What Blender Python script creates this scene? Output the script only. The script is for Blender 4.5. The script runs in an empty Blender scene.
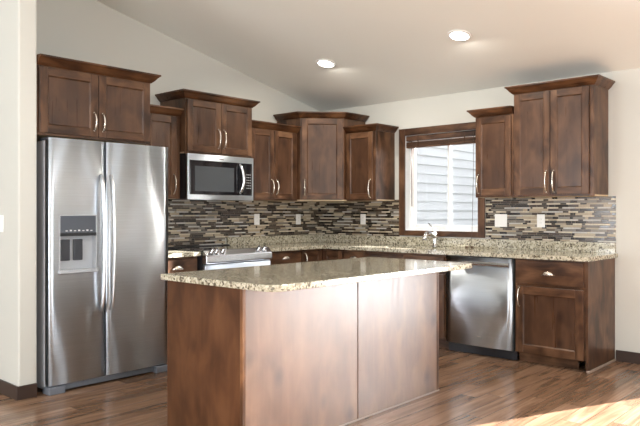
import bpy, bmesh, math, random
from mathutils import Vector, Matrix
random.seed(7)
PI = math.pi
sc = bpy.context.scene

# ------------------------------------------------------------------ camera
cam_d = bpy.data.cameras.new('camera')
cam = bpy.data.objects.new('camera', cam_d)
sc.collection.objects.link(cam)
cam.location = (5.404, -5.646, 1.251)
cam.rotation_euler = (PI / 2, 0, math.radians(40.7656))
cam_d.sensor_width = 36.0
cam_d.lens = 659.16 / 640 * 36.0
cam_d.shift_x = -(354.8 - 320) / 640
cam_d.shift_y = -(213 - 212.18) / 640
cam_d.clip_start = 0.05
sc.camera = cam

# ------------------------------------------------------------------ sky, sun, daylight, exposure
world = bpy.data.worlds.new('sky')
sc.world = world
world.use_nodes = True
wn = world.node_tree
wn.nodes['Background'].inputs[0].default_value = (0.93, 0.96, 1.0, 1)
wn.nodes['Background'].inputs[1].default_value = 1.3

def light(name, kind, energy, loc, direction, color=(1, 1, 1), size=None, size_y=None, angle=None):
    d = bpy.data.lights.new(name, kind)
    d.energy = energy
    d.color = color
    if kind == 'AREA':
        d.shape = 'RECTANGLE'
        d.size = size
        d.size_y = size_y
    if kind == 'SUN' and angle:
        d.angle = angle
    o = bpy.data.objects.new(name, d)
    o.location = loc
    o.rotation_euler = Vector(direction).to_track_quat('-Z', 'Y').to_euler()
    sc.collection.objects.link(o)
    return o

EL = math.radians(20.5)
SUN_DIR = (-0.407 * math.cos(EL), -0.913 * math.cos(EL), -math.sin(EL))
light('sun', 'SUN', 42.0, (9, 12, 9), SUN_DIR, (1.0, 0.975, 0.955), angle=math.radians(0.55))
DAY = (0.93, 0.97, 1.0)
light('patio_door_daylight', 'AREA', 290, (5.30, 0.17, 1.04), (0, -1, 0), DAY, 1.76, 1.98)
light('side_window_daylight', 'AREA', 120, (7.5, 0.17, 1.33), (0, -1, 0), DAY, 0.8, 1.4)
light('rear_left_window_daylight', 'AREA', 8, (-2.5, -9.6, 1.35), (0, 1, 0), DAY, 1.1, 1.5)
light('rear_middle_window_daylight', 'AREA', 95, (0.5, -9.6, 1.45), (0, 0.78, 0.62), DAY, 1.5, 1.9)
light('rear_right_added_fill', 'AREA', 135, (4.2, -9.6, 1.45), (0, 0.78, 0.62), DAY, 2.4, 1.9)  # added fill from the camera side, aimed up to lift the ceiling
light('right_added_fill', 'AREA', 150, (9.1, -5.0, 1.5), (-0.80, 0.12, 0.58), DAY, 3.4, 1.9)  # unseen fill added to brighten the left wall and refrigerator

sc.view_settings.view_transform = 'Standard'
sc.view_settings.look = 'None'
sc.view_settings.exposure = 0.68
sc.view_settings.gamma = 1.0
sc.view_settings.use_curve_mapping = False
sc.cycles.use_denoising = True
sc.cycles.max_bounces = 10
sc.cycles.diffuse_bounces = 6
sc.cycles.glossy_bounces = 5
sc.cycles.transparent_max_bounces = 12
sc.cycles.sample_clamp_indirect = 8.0
sc.cycles.caustics_reflective = False
sc.cycles.caustics_refractive = False

# ------------------------------------------------------------------ materials
class NT:
    def __init__(s, name):
        s.m = bpy.data.materials.new(name)
        s.m.use_nodes = True
        s.t = s.m.node_tree
        s.b = s.t.nodes['Principled BSDF']
    def n(s, kind, **kw):
        o = s.t.nodes.new(kind)
        for k, v in kw.items():
            if k.startswith('i_'):
                o.inputs[k[2:].replace('_', ' ')].default_value = v
            else:
                setattr(o, k, v)
        return o
    def l(s, a, b):
        s.t.links.new(a, b)
    def math(s, op, a, b=None, c=None):
        o = s.n('ShaderNodeMath', operation=op)
        for i, v in enumerate((a, b, c)):
            if v is None: continue
            if isinstance(v, (int, float)): o.inputs[i].default_value = v
            else: s.l(v, o.inputs[i])
        return o.outputs[0]
    def ramp(s, fac, stops, mode='LINEAR'):
        o = s.n('ShaderNodeValToRGB')
        o.color_ramp.interpolation = mode
        e = o.color_ramp.elements
        while len(e) < len(stops): e.new(0.5)
        for q, (p, c) in zip(e, stops):
            q.position = p
            q.color = (*c, 1) if len(c) == 3 else c
        s.l(fac, o.inputs[0])
        return o.outputs[0]
    def mix(s, fac, a, b, blend='MIX'):
        o = s.n('ShaderNodeMix', data_type='RGBA', blend_type=blend)
        if isinstance(fac, (int, float)): o.inputs[0].default_value = fac
        else: s.l(fac, o.inputs[0])
        for i, v in ((6, a), (7, b)):
            if isinstance(v, tuple): o.inputs[i].default_value = (*v, 1)
            else: s.l(v, o.inputs[i])
        return o.outputs[2]
    def bump(s, h, strength, dist=0.002):
        o = s.n('ShaderNodeBump')
        o.inputs['Strength'].default_value = strength
        o.inputs['Distance'].default_value = dist
        s.l(h, o.inputs['Height'])
        s.l(o.outputs[0], s.b.inputs['Normal'])

def plain(name, col, rough=0.5, metal=0.0, emit=None, coat=0.0, noise=0.0):
    t = NT(name)
    t.b.inputs['Base Color'].default_value = (*col, 1)
    t.b.inputs['Roughness'].default_value = rough
    t.b.inputs['Metallic'].default_value = metal
    t.b.inputs['Coat Weight'].default_value = coat
    if emit:
        t.b.inputs['Emission Color'].default_value = (*col, 1)
        t.b.inputs['Emission Strength'].default_value = emit
    if noise:
        tc = t.n('ShaderNodeTexCoord')
        nz = t.n('ShaderNodeTexNoise', i_Scale=60.0, i_Detail=2.0)
        t.l(tc.outputs['Object'], nz.inputs['Vector'])
        t.bump(nz.outputs[0], noise, 0.001)
    return t.m

def wood(name, grain_axis, tint=(1, 1, 1), rough=0.33, gain=1.0, spec=0.32, wave=0.7, soft=1.35):
    """dark stained knotty alder; grain runs along grain_axis (0, 1 or 2) of object space"""
    t = NT(name)
    tc = t.n('ShaderNodeTexCoord')
    oi = t.n('ShaderNodeObjectInfo')
    off = t.math('MULTIPLY', oi.outputs['Random'], 37.0)
    cmb = t.n('ShaderNodeCombineXYZ')
    for i in range(3): t.l(off, cmb.inputs[i])
    add = t.n('ShaderNodeVectorMath', operation='ADD')
    t.l(tc.outputs['Object'], add.inputs[0]); t.l(cmb.outputs[0], add.inputs[1])
    def mapped(across, along):
        s = [across] * 3; s[grain_axis] = along
        mp = t.n('ShaderNodeMapping')
        mp.inputs['Scale'].default_value = s
        t.l(add.outputs[0], mp.inputs['Vector'])
        return mp.outputs[0]
    broad = t.n('ShaderNodeTexNoise', i_Scale=1.0, i_Detail=3.0, i_Distortion=wave * 1.0)
    t.l(mapped(8.0, 3.6), broad.inputs['Vector'])
    fine = t.n('ShaderNodeTexNoise', i_Scale=1.0, i_Detail=5.0, i_Distortion=0.6)
    t.l(mapped(46.0, 2.4), fine.inputs['Vector'])
    cath = t.n('ShaderNodeTexNoise', i_Scale=1.0, i_Detail=2.0, i_Distortion=wave * 1.6)
    t.l(mapped(13.0, 1.6), cath.inputs['Vector'])
    f = t.math('ADD', t.math('MULTIPLY', broad.outputs[0], 0.70),
               t.math('ADD', t.math('MULTIPLY', fine.outputs[0], 0.14), t.math('MULTIPLY', cath.outputs[0], 0.22)))
    if soft != 1.0: f = t.math('MULTIPLY_ADD', t.math('SUBTRACT', f, 0.55), soft, 0.55)
    def c(r, g, b): return (r * tint[0] * gain * 0.92, g * tint[1] * gain * 0.87, b * tint[2] * gain * 0.76)
    col = t.ramp(f, [(0.34, c(.034, .0165, .0095)), (0.50, c(.083, .041, .024)), (0.60, c(.122, .063, .037)), (0.76, c(.185, .102, .062))])
    kn = t.n('ShaderNodeTexVoronoi', i_Scale=1.0, i_Randomness=1.0)
    t.l(mapped(5.5, 3.6), kn.inputs['Vector'])
    kd = t.ramp(kn.outputs['Distance'], [(0.05, (1, 1, 1)), (0.24, (0, 0, 0))])
    col = t.mix(t.math('MULTIPLY', kd, 0.75), col, c(.028, .012, .008))
    t.l(col, t.b.inputs['Base Color'])
    rr = t.math('MULTIPLY_ADD', fine.outputs[0], 0.16, rough - 0.08)
    t.l(rr, t.b.inputs['Roughness'])
    t.b.inputs['Specular IOR Level'].default_value = spec
    t.bump(fine.outputs[0], 0.06, 0.001)
    return t.m

WV = wood('stained_alder_upright_grain', 2)
WH = wood('stained_alder_level_grain', 0)
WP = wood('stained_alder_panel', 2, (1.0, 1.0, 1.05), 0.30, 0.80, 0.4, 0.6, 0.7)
WD = wood('stained_alder_depth_grain', 1)
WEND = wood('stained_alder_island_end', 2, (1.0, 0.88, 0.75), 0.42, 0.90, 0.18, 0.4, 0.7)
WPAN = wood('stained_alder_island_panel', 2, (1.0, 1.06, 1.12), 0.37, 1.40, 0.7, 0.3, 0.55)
CROWN = wood('stained_alder_crown', 0, (1.0, 0.86, 0.70), 0.30, 0.88)
BASEB = plain('dark_baseboard', (.042, .024, .018), 0.38)
TOE = plain('toe_kick_black', (.010, .010, .014), 0.45)
RAW = plain('pale_cabinet_underside', (.58, .45, .30), 0.6)
QROUND = plain('pale_moulding', (.24, .18, .145), 0.4)

def paint(name, col, bump=0.05, scale=140.0):
    t = NT(name)
    t.b.inputs['Base Color'].default_value = (*col, 1)
    t.b.inputs['Roughness'].default_value = 0.62
    tc = t.n('ShaderNodeTexCoord')
    nz = t.n('ShaderNodeTexNoise', i_Scale=scale, i_Detail=2.0)
    t.l(tc.outputs['Object'], nz.inputs['Vector'])
    t.bump(nz.outputs[0], bump, 0.002)
    return t.m
WALL = paint('warm_white_wall_paint', (.575, .568, .525))
CEIL = paint('warm_white_ceiling_paint', (.86, .87, .83), 0.12, 60.0)
TRIMW = plain('white_vinyl', (.80, .81, .82), 0.35)
PLATE = plain('white_plate_plastic', (.84, .84, .83), 0.3)
SLOT = plain('dark_slot', (.05, .05, .05), 0.5)

def steel(name, col=(.66, .72, .79), rough=0.34, aniso=1.0, rot=0.25):
    t = NT(name)
    t.b.inputs['Metallic'].default_value = 1.0
    t.b.inputs['Roughness'].default_value = rough
    t.b.inputs['Anisotropic'].default_value = aniso
    t.b.inputs['Anisotropic Rotation'].default_value = rot
    tg = t.n('ShaderNodeTangent', direction_type='RADIAL', axis='Z')
    t.l(tg.outputs[0], t.b.inputs['Tangent'])
    tc = t.n('ShaderNodeTexCoord')
    mp = t.n('ShaderNodeMapping'); mp.inputs['Scale'].default_value = (3, 3, 420)
    t.l(tc.outputs['Object'], mp.inputs['Vector'])
    nz = t.n('ShaderNodeTexNoise', i_Scale=1.0, i_Detail=3.0)
    t.l(mp.outputs[0], nz.inputs['Vector'])
    c = t.ramp(nz.outputs[0], [(0.3, tuple(v * 0.93 for v in col)), (0.7, tuple(min(1, v * 1.05) for v in col))])
    t.l(c, t.b.inputs['Base Color'])
    return t.m
STEEL = steel('brushed_stainless')
STEELP = plain('polished_stainless', (.66, .67, .69), 0.18, 1.0)
SATIN = plain('satin_steel_handle', (.80, .81, .83), 0.34, 1.0)
PANEL = plain('grey_steel_panel', (.50, .51, .53), 0.13, 1.0)
CHROME = plain('chrome', (.80, .81, .83), 0.08, 1.0)
NICKEL = plain('satin_nickel', (.72, .66, .58), 0.24, 1.0)
FGREY = plain('fridge_side_grey', (.40, .41, .44), 0.42)
FDARK = plain('dark_grey_plastic', (.040, .043, .052), 0.32)
FMID = plain('blue_grey_plastic', (.065, .075, .095), 0.3)
FLIGHT = plain('pale_grey_plastic', (.42, .44, .47), 0.3)
GASKET = plain('brown_grey_door_edge', (.115, .095, .085), 0.5)
BLACKG = plain('black_glass', (.012, .012, .015), 0.06, 0.0, coat=0.5)
MWIN = plain('microwave_window_screen', (.085, .095, .105), 0.10)
BLACK = plain('black_plastic', (.012, .012, .014), 0.35)
ICON = plain('pale_icon_print', (.65, .66, .68), 0.4)
LAMP = plain('lit_lamp_lens', (1.0, .96, .88), 0.4, emit=7.0)
DIRT = plain('outdoor_ground', (.05, .055, .04), 0.9)

def granite():
    t = NT('speckled_granite')
    tc = t.n('ShaderNodeTexCoord')
    v = tc.outputs['Object']
    n1 = t.n('ShaderNodeTexNoise', i_Scale=9.0, i_Detail=6.0, i_Roughness=0.7); t.l(v, n1.inputs['Vector'])
    n2 = t.n('ShaderNodeTexNoise', i_Scale=60.0, i_Detail=4.0, i_Roughness=0.7); t.l(v, n2.inputs['Vector'])
    vo = t.n('ShaderNodeTexVoronoi', i_Scale=85.0); t.l(v, vo.inputs['Vector'])
    n3 = t.n('ShaderNodeTexNoise', i_Scale=24.0, i_Detail=5.0, i_Roughness=0.75); t.l(v, n3.inputs['Vector'])
    base = t.ramp(n1.outputs[0], [(0.32, (.26, .245, .165)), (0.5, (.43, .40, .29)), (0.66, (.58, .545, .43))])
    spk = t.ramp(n2.outputs[0], [(0.40, (.10, .075, .045)), (0.46, (.38, .34, .26)), (0.54, (.60, .55, .45)), (0.7, (.76, .73, .64))])
    col = t.mix(0.55, base, spk)
    cell = t.n('ShaderNodeSeparateColor'); t.l(vo.outputs['Color'], cell.inputs[0])
    dark = t.ramp(cell.outputs[0], [(0.0, (1, 1, 1)), (0.17, (0, 0, 0))], 'CONSTANT')
    col = t.mix(t.math('MULTIPLY', dark, 0.8), col, (.055, .042, .030))
    grn = t.ramp(n3.outputs[0], [(0.58, (0, 0, 0)), (0.68, (1, 1, 1))])
    col = t.mix(t.math('MULTIPLY', grn, 0.55), col, (.12, .115, .075))
    t.l(col, t.b.inputs['Base Color'])
    t.b.inputs['Roughness'].default_value = 0.09
    return t.m
GRANITE = granite()

def mosaic(axis):
    """strip mosaic: rows of glass and stone sticks with random lengths; axis = object axis along the wall"""
    t = NT('strip_mosaic_tile')
    tc = t.n('ShaderNodeTexCoord')
    sx = t.n('ShaderNodeSeparateXYZ'); t.l(tc.outputs['Object'], sx.inputs[0])
    u = sx.outputs[axis]; z = sx.outputs[2]
    H = 0.018
    zz = t.math('DIVIDE', z, 0.036)
    f0 = t.math('FRACT', zz)
    thin = t.math('GREATER_THAN', f0, 0.64)
    row = t.math('ADD', t.math('MULTIPLY', t.math('FLOOR', zz), 2.0), thin)
    span = t.math('MULTIPLY_ADD', thin, -0.28, 0.64)
    fz = t.math('DIVIDE', t.math('SUBTRACT', f0, t.math('MULTIPLY', thin, 0.64)), span)
    wn = t.n('ShaderNodeTexWhiteNoise', noise_dimensions='1D'); t.l(row, wn.inputs['W'])
    rnd = wn.outputs['Value']
    L = t.math('MULTIPLY_ADD', rnd, 0.09, 0.13)
    uu = t.math('ADD', t.math('DIVIDE', u, L), t.math('MULTIPLY', rnd, 91.7))
    cell = t.math('FLOOR', uu)
    fu = t.math('FRACT', uu)
    # split cells at a random place so that the lengths vary
    cv = t.n('ShaderNodeCombineXYZ'); t.l(cell, cv.inputs[0]); t.l(row, cv.inputs[1])
    w2 = t.n('ShaderNodeTexWhiteNoise', noise_dimensions='3D'); t.l(cv.outputs[0], w2.inputs['Vector'])
    split = t.math('MULTIPLY_ADD', w2.outputs['Value'], 0.8, 0.1)
    side = t.math('GREATER_THAN', fu, split)
    cv2 = t.n('ShaderNodeCombineXYZ'); t.l(cell, cv2.inputs[0]); t.l(row, cv2.inputs[1]); t.l(side, cv2.inputs[2])
    w3 = t.n('ShaderNodeTexWhiteNoise', noise_dimensions='3D'); t.l(cv2.outputs[0], w3.inputs['Vector'])
    v0 = w3.outputs['Value']
    far = t.math('MULTIPLY_ADD', t.math('GREATER_THAN', v0, 0.5), 0.5, t.math('MULTIPLY', v0, 0.5))
    vv = t.math('ADD', t.math('MULTIPLY', far, thin), t.math('MULTIPLY', t.math('MULTIPLY', v0, 0.80), t.math('SUBTRACT', 1.0, thin)))
    col = t.ramp(vv, [(0.0, (.016, .010, .007)), (0.29, (.062, .043, .032)), (0.45, (.125, .098, .073)),
                                       (0.57, (.19, .17, .145)), (0.70, (.38, .315, .225)), (0.81, (.60, .53, .41)),
                                       (0.92, (.50, .49, .47))], 'CONSTANT')
    nz = t.n('ShaderNodeTexNoise', i_Scale=90.0, i_Detail=3.0); t.l(tc.outputs['Object'], nz.inputs['Vector'])
    col = t.mix(0.35, col, t.ramp(nz.outputs[0], [(0.3, (.45, .43, .4)), (0.7, (1, 1, 1))]), 'MULTIPLY')
    du = t.math('MULTIPLY', t.math('MINIMUM', t.math('ABSOLUTE', t.math('SUBTRACT', fu, split)), t.math('MINIMUM', fu, t.math('SUBTRACT', 1.0, fu))), L)
    dz = t.math('MULTIPLY', t.math('MINIMUM', fz, t.math('SUBTRACT', 1.0, fz)), H)
    d = t.math('MINIMUM', du, dz)
    g = t.math('LESS_THAN', d, 0.0009)
    col = t.mix(g, col, (.27, .22, .165))
    t.l(col, t.b.inputs['Base Color'])
    gl = t.math('MULTIPLY_ADD', w3.outputs['Value'], 0.22, 0.10)
    t.l(t.math('MAXIMUM', gl, t.math('MULTIPLY', g, 0.6)), t.b.inputs['Roughness'])
    t.bump(t.math('MINIMUM', t.math('DIVIDE', d, 0.0022), 1.0), 0.3, 0.0012)
    return t.m
TILEX, TILEY = mosaic(0), mosaic(1)

def floor_mat():
    t = NT('dark_wood_plank_floor')
    tc = t.n('ShaderNodeTexCoord')
    sx = t.n('ShaderNodeSeparateXYZ'); t.l(tc.outputs['Object'], sx.inputs[0])
    x, y = sx.outputs[0], sx.outputs[1]
    W = 0.125; LN = 1.22
    px = t.math('DIVIDE', x, W); ix = t.math('FLOOR', px); fx = t.math('FRACT', px)
    w1 = t.n('ShaderNodeTexWhiteNoise', noise_dimensions='1D'); t.l(ix, w1.inputs['W'])
    py = t.math('ADD', t.math('DIVIDE', y, LN), t.math('MULTIPLY', w1.outputs['Value'], 13.0))
    iy = t.math('FLOOR', py); fy = t.math('FRACT', py)
    cv = t.n('ShaderNodeCombineXYZ'); t.l(ix, cv.inputs[0]); t.l(iy, cv.inputs[1])
    w2 = t.n('ShaderNodeTexWhiteNoise', noise_dimensions='3D'); t.l(cv.outputs[0], w2.inputs['Vector'])
    tone = w2.outputs['Value']
    cz = t.n('ShaderNodeCombineXYZ'); t.l(t.math('MULTIPLY', x, 1.0), cz.inputs[0]); t.l(y, cz.inputs[1]); t.l(t.math('MULTIPLY', tone, 31.0), cz.inputs[2])
    mp = t.n('ShaderNodeMapping'); mp.inputs['Scale'].default_value = (11, 1.1, 1); t.l(cz.outputs[0], mp.inputs['Vector'])
    g1 = t.n('ShaderNodeTexNoise', i_Scale=1.0, i_Detail=6.0, i_Distortion=1.6, i_Roughness=0.6); t.l(mp.outputs[0], g1.inputs['Vector'])
    mp2 = t.n('ShaderNodeMapping'); mp2.inputs['Scale'].default_value = (48, 2.0, 1); t.l(cz.outputs[0], mp2.inputs['Vector'])
    g2 = t.n('ShaderNodeTexNoise', i_Scale=1.0, i_Detail=4.0); t.l(mp2.outputs[0], g2.inputs['Vector'])
    f = t.math('ADD', t.math('ADD', t.math('MULTIPLY', g1.outputs[0], 0.72), t.math('MULTIPLY', g2.outputs[0], 0.22)), t.math('MULTIPLY_ADD', tone, 0.20, -0.07))
    col = t.ramp(f, [(0.28, (.090, .050, .029)), (0.46, (.185, .106, .064)), (0.58, (.255, .152, .096)), (0.78, (.40, .265, .18))])
    e = t.math('MINIMUM', t.math('MULTIPLY', t.math('MINIMUM', fx, t.math('SUBTRACT', 1.0, fx)), W),
               t.math('MULTIPLY', t.math('MINIMUM', fy, t.math('SUBTRACT', 1.0, fy)), LN))
    gap = t.math('LESS_THAN', e, 0.0014)
    col = t.mix(gap, col, (.022, .011, .007))
    t.l(col, t.b.inputs['Base Color'])
    t.l(t.math('MULTIPLY_ADD', g2.outputs[0], 0.14, 0.16), t.b.inputs['Roughness'])
    t.bump(t.math('MINIMUM', t.math('DIVIDE', e, 0.003), 1.0), 0.25, 0.001)
    return t.m
FLOOR = floor_mat()

def glass():
    m = bpy.data.materials.new('window_glass'); m.use_nodes = True
    t = m.node_tree; t.nodes.clear()
    o = t.nodes.new('ShaderNodeOutputMaterial'); mx = t.nodes.new('ShaderNodeMixShader')
    a = t.nodes.new('ShaderNodeBsdfTransparent'); b = t.nodes.new('ShaderNodeBsdfGlossy'); fr = t.nodes.new('ShaderNodeFresnel')
    b.inputs['Roughness'].default_value = 0.02; fr.inputs[0].default_value = 1.35
    t.links.new(fr.outputs[0], mx.inputs[0]); t.links.new(a.outputs[0], mx.inputs[1]); t.links.new(b.outputs[0], mx.inputs[2]); t.links.new(mx.outputs[0], o.inputs[0])
    return m
GLASS = glass()
SIDING = plain('white_lap_siding', (.66, .67, .69), 0.6)
BLINDM = wood('blind_wood', 0, (.95, .98, 1.05), 0.4, 1.0)

# ------------------------------------------------------------------ mesh helpers
def box(bm, x0, x1, y0, y1, z0, z1, mi=0):
    v = [bm.verts.new(p) for p in ((x0, y0, z0), (x1, y0, z0), (x1, y1, z0), (x0, y1, z0), (x0, y0, z1), (x1, y0, z1), (x1, y1, z1), (x0, y1, z1))]
    for q in ((0, 3, 2, 1), (4, 5, 6, 7), (0, 1, 5, 4), (1, 2, 6, 5), (2, 3, 7, 6), (3, 0, 4, 7)):
        f = bm.faces.new([v[i] for i in q]); f.material_index = mi
    return v

def prism(bm, pts, z0, z1, mi=0):
    """vertical prism over a plan polygon; z0/z1 numbers or functions of (x, y)"""
    g = lambda z, p: z(p[0], p[1]) if callable(z) else z
    a = [bm.verts.new((p[0], p[1], g(z0, p))) for p in pts]
    b = [bm.verts.new((p[0], p[1], g(z1, p))) for p in pts]
    n = len(pts)
    fs = [bm.faces.new(a[::-1]), bm.faces.new(b)]
    for i in range(n): fs.append(bm.faces.new((a[i], a[(i + 1) % n], b[(i + 1) % n], b[i])))
    for f in fs: f.material_index = mi

def extrude_profile(bm, prof, x0, x1, mi=0):
    """profile of (y, z) points swept along x"""
    a = [bm.verts.new((x0, p[0], p[1])) for p in prof]
    b = [bm.verts.new((x1, p[0], p[1])) for p in prof]
    n = len(prof)
    fs = [bm.faces.new(a), bm.faces.new(b[::-1])]
    for i in range(n): fs.append(bm.faces.new((a[i], b[i], b[(i + 1) % n], a[(i + 1) % n])))
    for f in fs: f.material_index = mi

def tube(bm, pts, rad, seg=10, flat=1.0, mi=0):
    pts = [Vector(p) for p in pts]
    rings = []
    for i, p in enumerate(pts):
        t = (pts[min(i + 1, len(pts) - 1)] - pts[max(i - 1, 0)]).normalized()
        ref = Vector((1, 0, 0)) if abs(t.x) < 0.8 else Vector((0, 0, 1))
        a = t.cross(ref).normalized(); b = t.cross(a).normalized()
        r = rad[i] if isinstance(rad, (list, tuple)) else rad
        rings.append([bm.verts.new(p + a * (math.cos(k * 2 * PI / seg) * r) + b * (math.sin(k * 2 * PI / seg) * r * flat)) for k in range(seg)])
    for r0, r1 in zip(rings, rings[1:]):
        for k in range(seg):
            f = bm.faces.new((r0[k], r0[(k + 1) % seg], r1[(k + 1) % seg], r1[k])); f.smooth = True; f.material_index = mi
    for r in (rings[0][::-1], rings[-1]):
        bm.faces.new(r).material_index = mi

def lathe(bm, prof, centre=(0, 0, 0), axis='Z', seg=20, mi=0):
    """prof = (radius, height) points, closed at radius 0 ends"""
    c = Vector(centre)
    rings = []
    for r, h in prof:
        ring = []
        for k in range(seg):
            a = 2 * PI * k / seg
            if axis == 'Z': p = Vector((r * math.cos(a), r * math.sin(a), h))
            elif axis == 'Y': p = Vector((r * math.cos(a), h, r * math.sin(a)))
            else: p = Vector((h, r * math.cos(a), r * math.sin(a)))
            ring.append(bm.verts.new(c + p))
        rings.append(ring)
    for r0, r1 in zip(rings, rings[1:]):
        for k in range(seg):
            f = bm.faces.new((r0[k], r0[(k + 1) % seg], r1[(k + 1) % seg], r1[k])); f.smooth = True; f.material_index = mi
    for r in (rings[0], rings[-1]): bm.faces.new(r).material_index = mi

def obj(name, bm, mats, parent=None, bevel=0.0, seg=2, label=None):
    bmesh.ops.recalc_face_normals(bm, faces=bm.faces)
    me = bpy.data.meshes.new(name)
    bm.to_mesh(me); bm.free()
    for m in (mats if isinstance(mats, (list, tuple)) else [mats]): me.materials.append(m)
    o = bpy.data.objects.new(name, me)
    sc.collection.objects.link(o)
    if parent: o.parent = parent
    if bevel:
        b = o.modifiers.new('soft_edges', 'BEVEL'); b.width = bevel; b.segments = seg; b.limit_method = 'ANGLE'; b.angle_limit = math.radians(40)
        b.harden_normals = False
    if label: o['label'] = label
    return o

def each(name, mats, parent, lst, bevel=0.0, label=None):
    for b in lst: boxes(name, mats, parent, [b], bevel, label)

def boxes(name, mats, parent, lst, bevel=0.0, label=None):
    bm = bmesh.new()
    for b in lst: box(bm, *b)
    return obj(name, bm, mats, parent, bevel, label=label)

def tag(o, label, cat, group=None):
    o['label'] = label; o['category'] = cat
    if group: o['group'] = group
    return o

def thing(name, label, cat, loc=(0, 0, 0), rz=0.0, group=None):
    o = bpy.data.objects.new(name, None)
    o.empty_display_size = 0.1
    sc.collection.objects.link(o)
    o.location = loc; o.rotation_euler = (0, 0, rz)
    return tag(o, label, cat, group)

def struct(name, bm, mats, bevel=0.0):
    o = obj(name, bm, mats, None, bevel)
    o['kind'] = 'structure'
    return o

def copy_tree(o, parent=None):
    c = o.copy(); sc.collection.objects.link(c)
    if parent: c.parent = parent
    for ch in list(o.children): copy_tree(ch, c)
    return c

ZC = lambda x, y: 2.44 + 0.228 * (-y) if y > -4.75 else 2.44 + 0.228 * (9.5 + y)

def holed(bm, axis, at, thick, a0, a1, z0, z1, holes):
    """wall slab with rectangular holes (a0,a1,z0,z1), built as cells"""
    xs = sorted({a0, a1, *[h[0] for h in holes], *[h[1] for h in holes]})
    zs = sorted({z0, z1, *[h[2] for h in holes], *[h[3] for h in holes]})
    for xa, xb in zip(xs, xs[1:]):
        for za, zb in zip(zs, zs[1:]):
            cx, cz = (xa + xb) / 2, (za + zb) / 2
            if any(h[0] < cx < h[1] and h[2] < cz < h[3] for h in holes): continue
            if axis == 'x': box(bm, xa, xb, at, at + thick, za, zb)
            else: box(bm, at, at + thick, xa, xb, za, zb)

# ------------------------------------------------------------------ the room shell
WX0, WX1, WZ0, WZ1 = 1.243, 2.132, 1.055, 2.062          # kitchen window opening
bm = bmesh.new(); box(bm, -3, 9, -9.5, 0, -0.05, 0); struct('floor', bm, FLOOR)
bm = bmesh.new(); box(bm, -30, 30, -30, 30, -0.45, -0.25); struct('ground', bm, DIRT)
bm = bmesh.new()
holed(bm, 'x', 0, 0.15, -0.15, 9, 0, 2.6, [(WX0, WX1, WZ0, WZ1), (4.40, 6.20, 0.03, 2.06), (7.1, 7.9, 0.6, 2.06)])
struct('wall_back', bm, WALL)
bm = bmesh.new()
holed(bm, 'x', 0.15, 0.02, -0.45, 9.15, -0.3, 2.42, [(WX0, WX1, WZ0, WZ1), (4.40, 6.20, 0.03, 2.06), (7.1, 7.9, 0.6, 2.06)])
struct('wall_bounce_shield', bm, plain('dark_bounce_shield', (.045, .045, .05), 0.8))  # unseen dark skin added to cut sun bounce onto the siding
bm = bmesh.new(); prism(bm, [(-0.15, -3.66), (0, -3.66), (0, 0), (-0.15, 0)], 0, lambda x, y: ZC(x, y) + 0.02); struct('wall_left', bm, WALL)
bm = bmesh.new(); prism(bm, [(-3, -3.784), (0.84, -3.784), (0.84, -3.66), (-3, -3.66)], 0, lambda x, y: ZC(x, y) + 0.02); struct('wall_stub', bm, WALL, 0.012)
bm = bmesh.new(); prism(bm, [(-3.15, -9.5), (-3, -9.5), (-3, -3.66), (-3.15, -3.66)], 0, lambda x, y: ZC(x, y) + 0.02); struct('wall_hall', bm, WALL)
bm = bmesh.new(); holed(bm, 'x', -9.65, 0.15, -3.15, 9.15, 0, 2.6, [(-3.0, -2.0, 0.6, 2.1), (-0.25, 1.25, 0.5, 2.4), (3.0, 5.4, 0.5, 2.4)]); struct('wall_rear', bm, WALL)
bm = bmesh.new(); holed(bm, 'y', 9, 0.15, -9.65, 0.15, 0, 2.42, [(-6.7, -3.3, 0.55, 2.41)])
prism(bm, [(9, -9.5), (9.15, -9.5), (9.15, -4.75), (9.15, 0), (9, 0), (9, -4.75)], 2.42, lambda x, y: ZC(x, y) + 0.02); struct('wall_right', bm, WALL)
bm = bmesh.new()
prism(bm, [(-3.15, -4.75), (9.15, -4.75), (9.15, 0.15), (-3.15, 0.15)], lambda x, y: 2.44 - 0.228 * y, lambda x, y: 2.54 - 0.228 * y)
prism(bm, [(-3.15, -9.65), (9.15, -9.65), (9.15, -4.75), (-3.15, -4.75)], lambda x, y: 2.44 + 0.228 * (9.5 + y), lambda x, y: 2.54 + 0.228 * (9.5 + y))
struct('ceiling', bm, CEIL)

def baseboard(name, pts, z1=0.092, th=0.013):
    """straight run p0 -> p1 with the room on the right-hand side"""
    (xa, ya), (xb, yb) = pts
    d = Vector((xb - xa, yb - ya, 0)); n = Vector((d.y, -d.x, 0)).normalized() * th
    bm = bmesh.new(); prism(bm, [(xa, ya), (xb, yb), (xb + n.x, yb + n.y), (xa + n.x, ya + n.y)], 0, z1)
    struct(name, bm, BASEB, 0.003)
baseboard('baseboard_back', [(3.445, 0), (4.33, 0)])
baseboard('baseboard_stub', [(-2.9, -3.784), (0.853, -3.784)])
baseboard('baseboard_stub_end', [(0.84, -3.784), (0.84, -3.665)])

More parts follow.
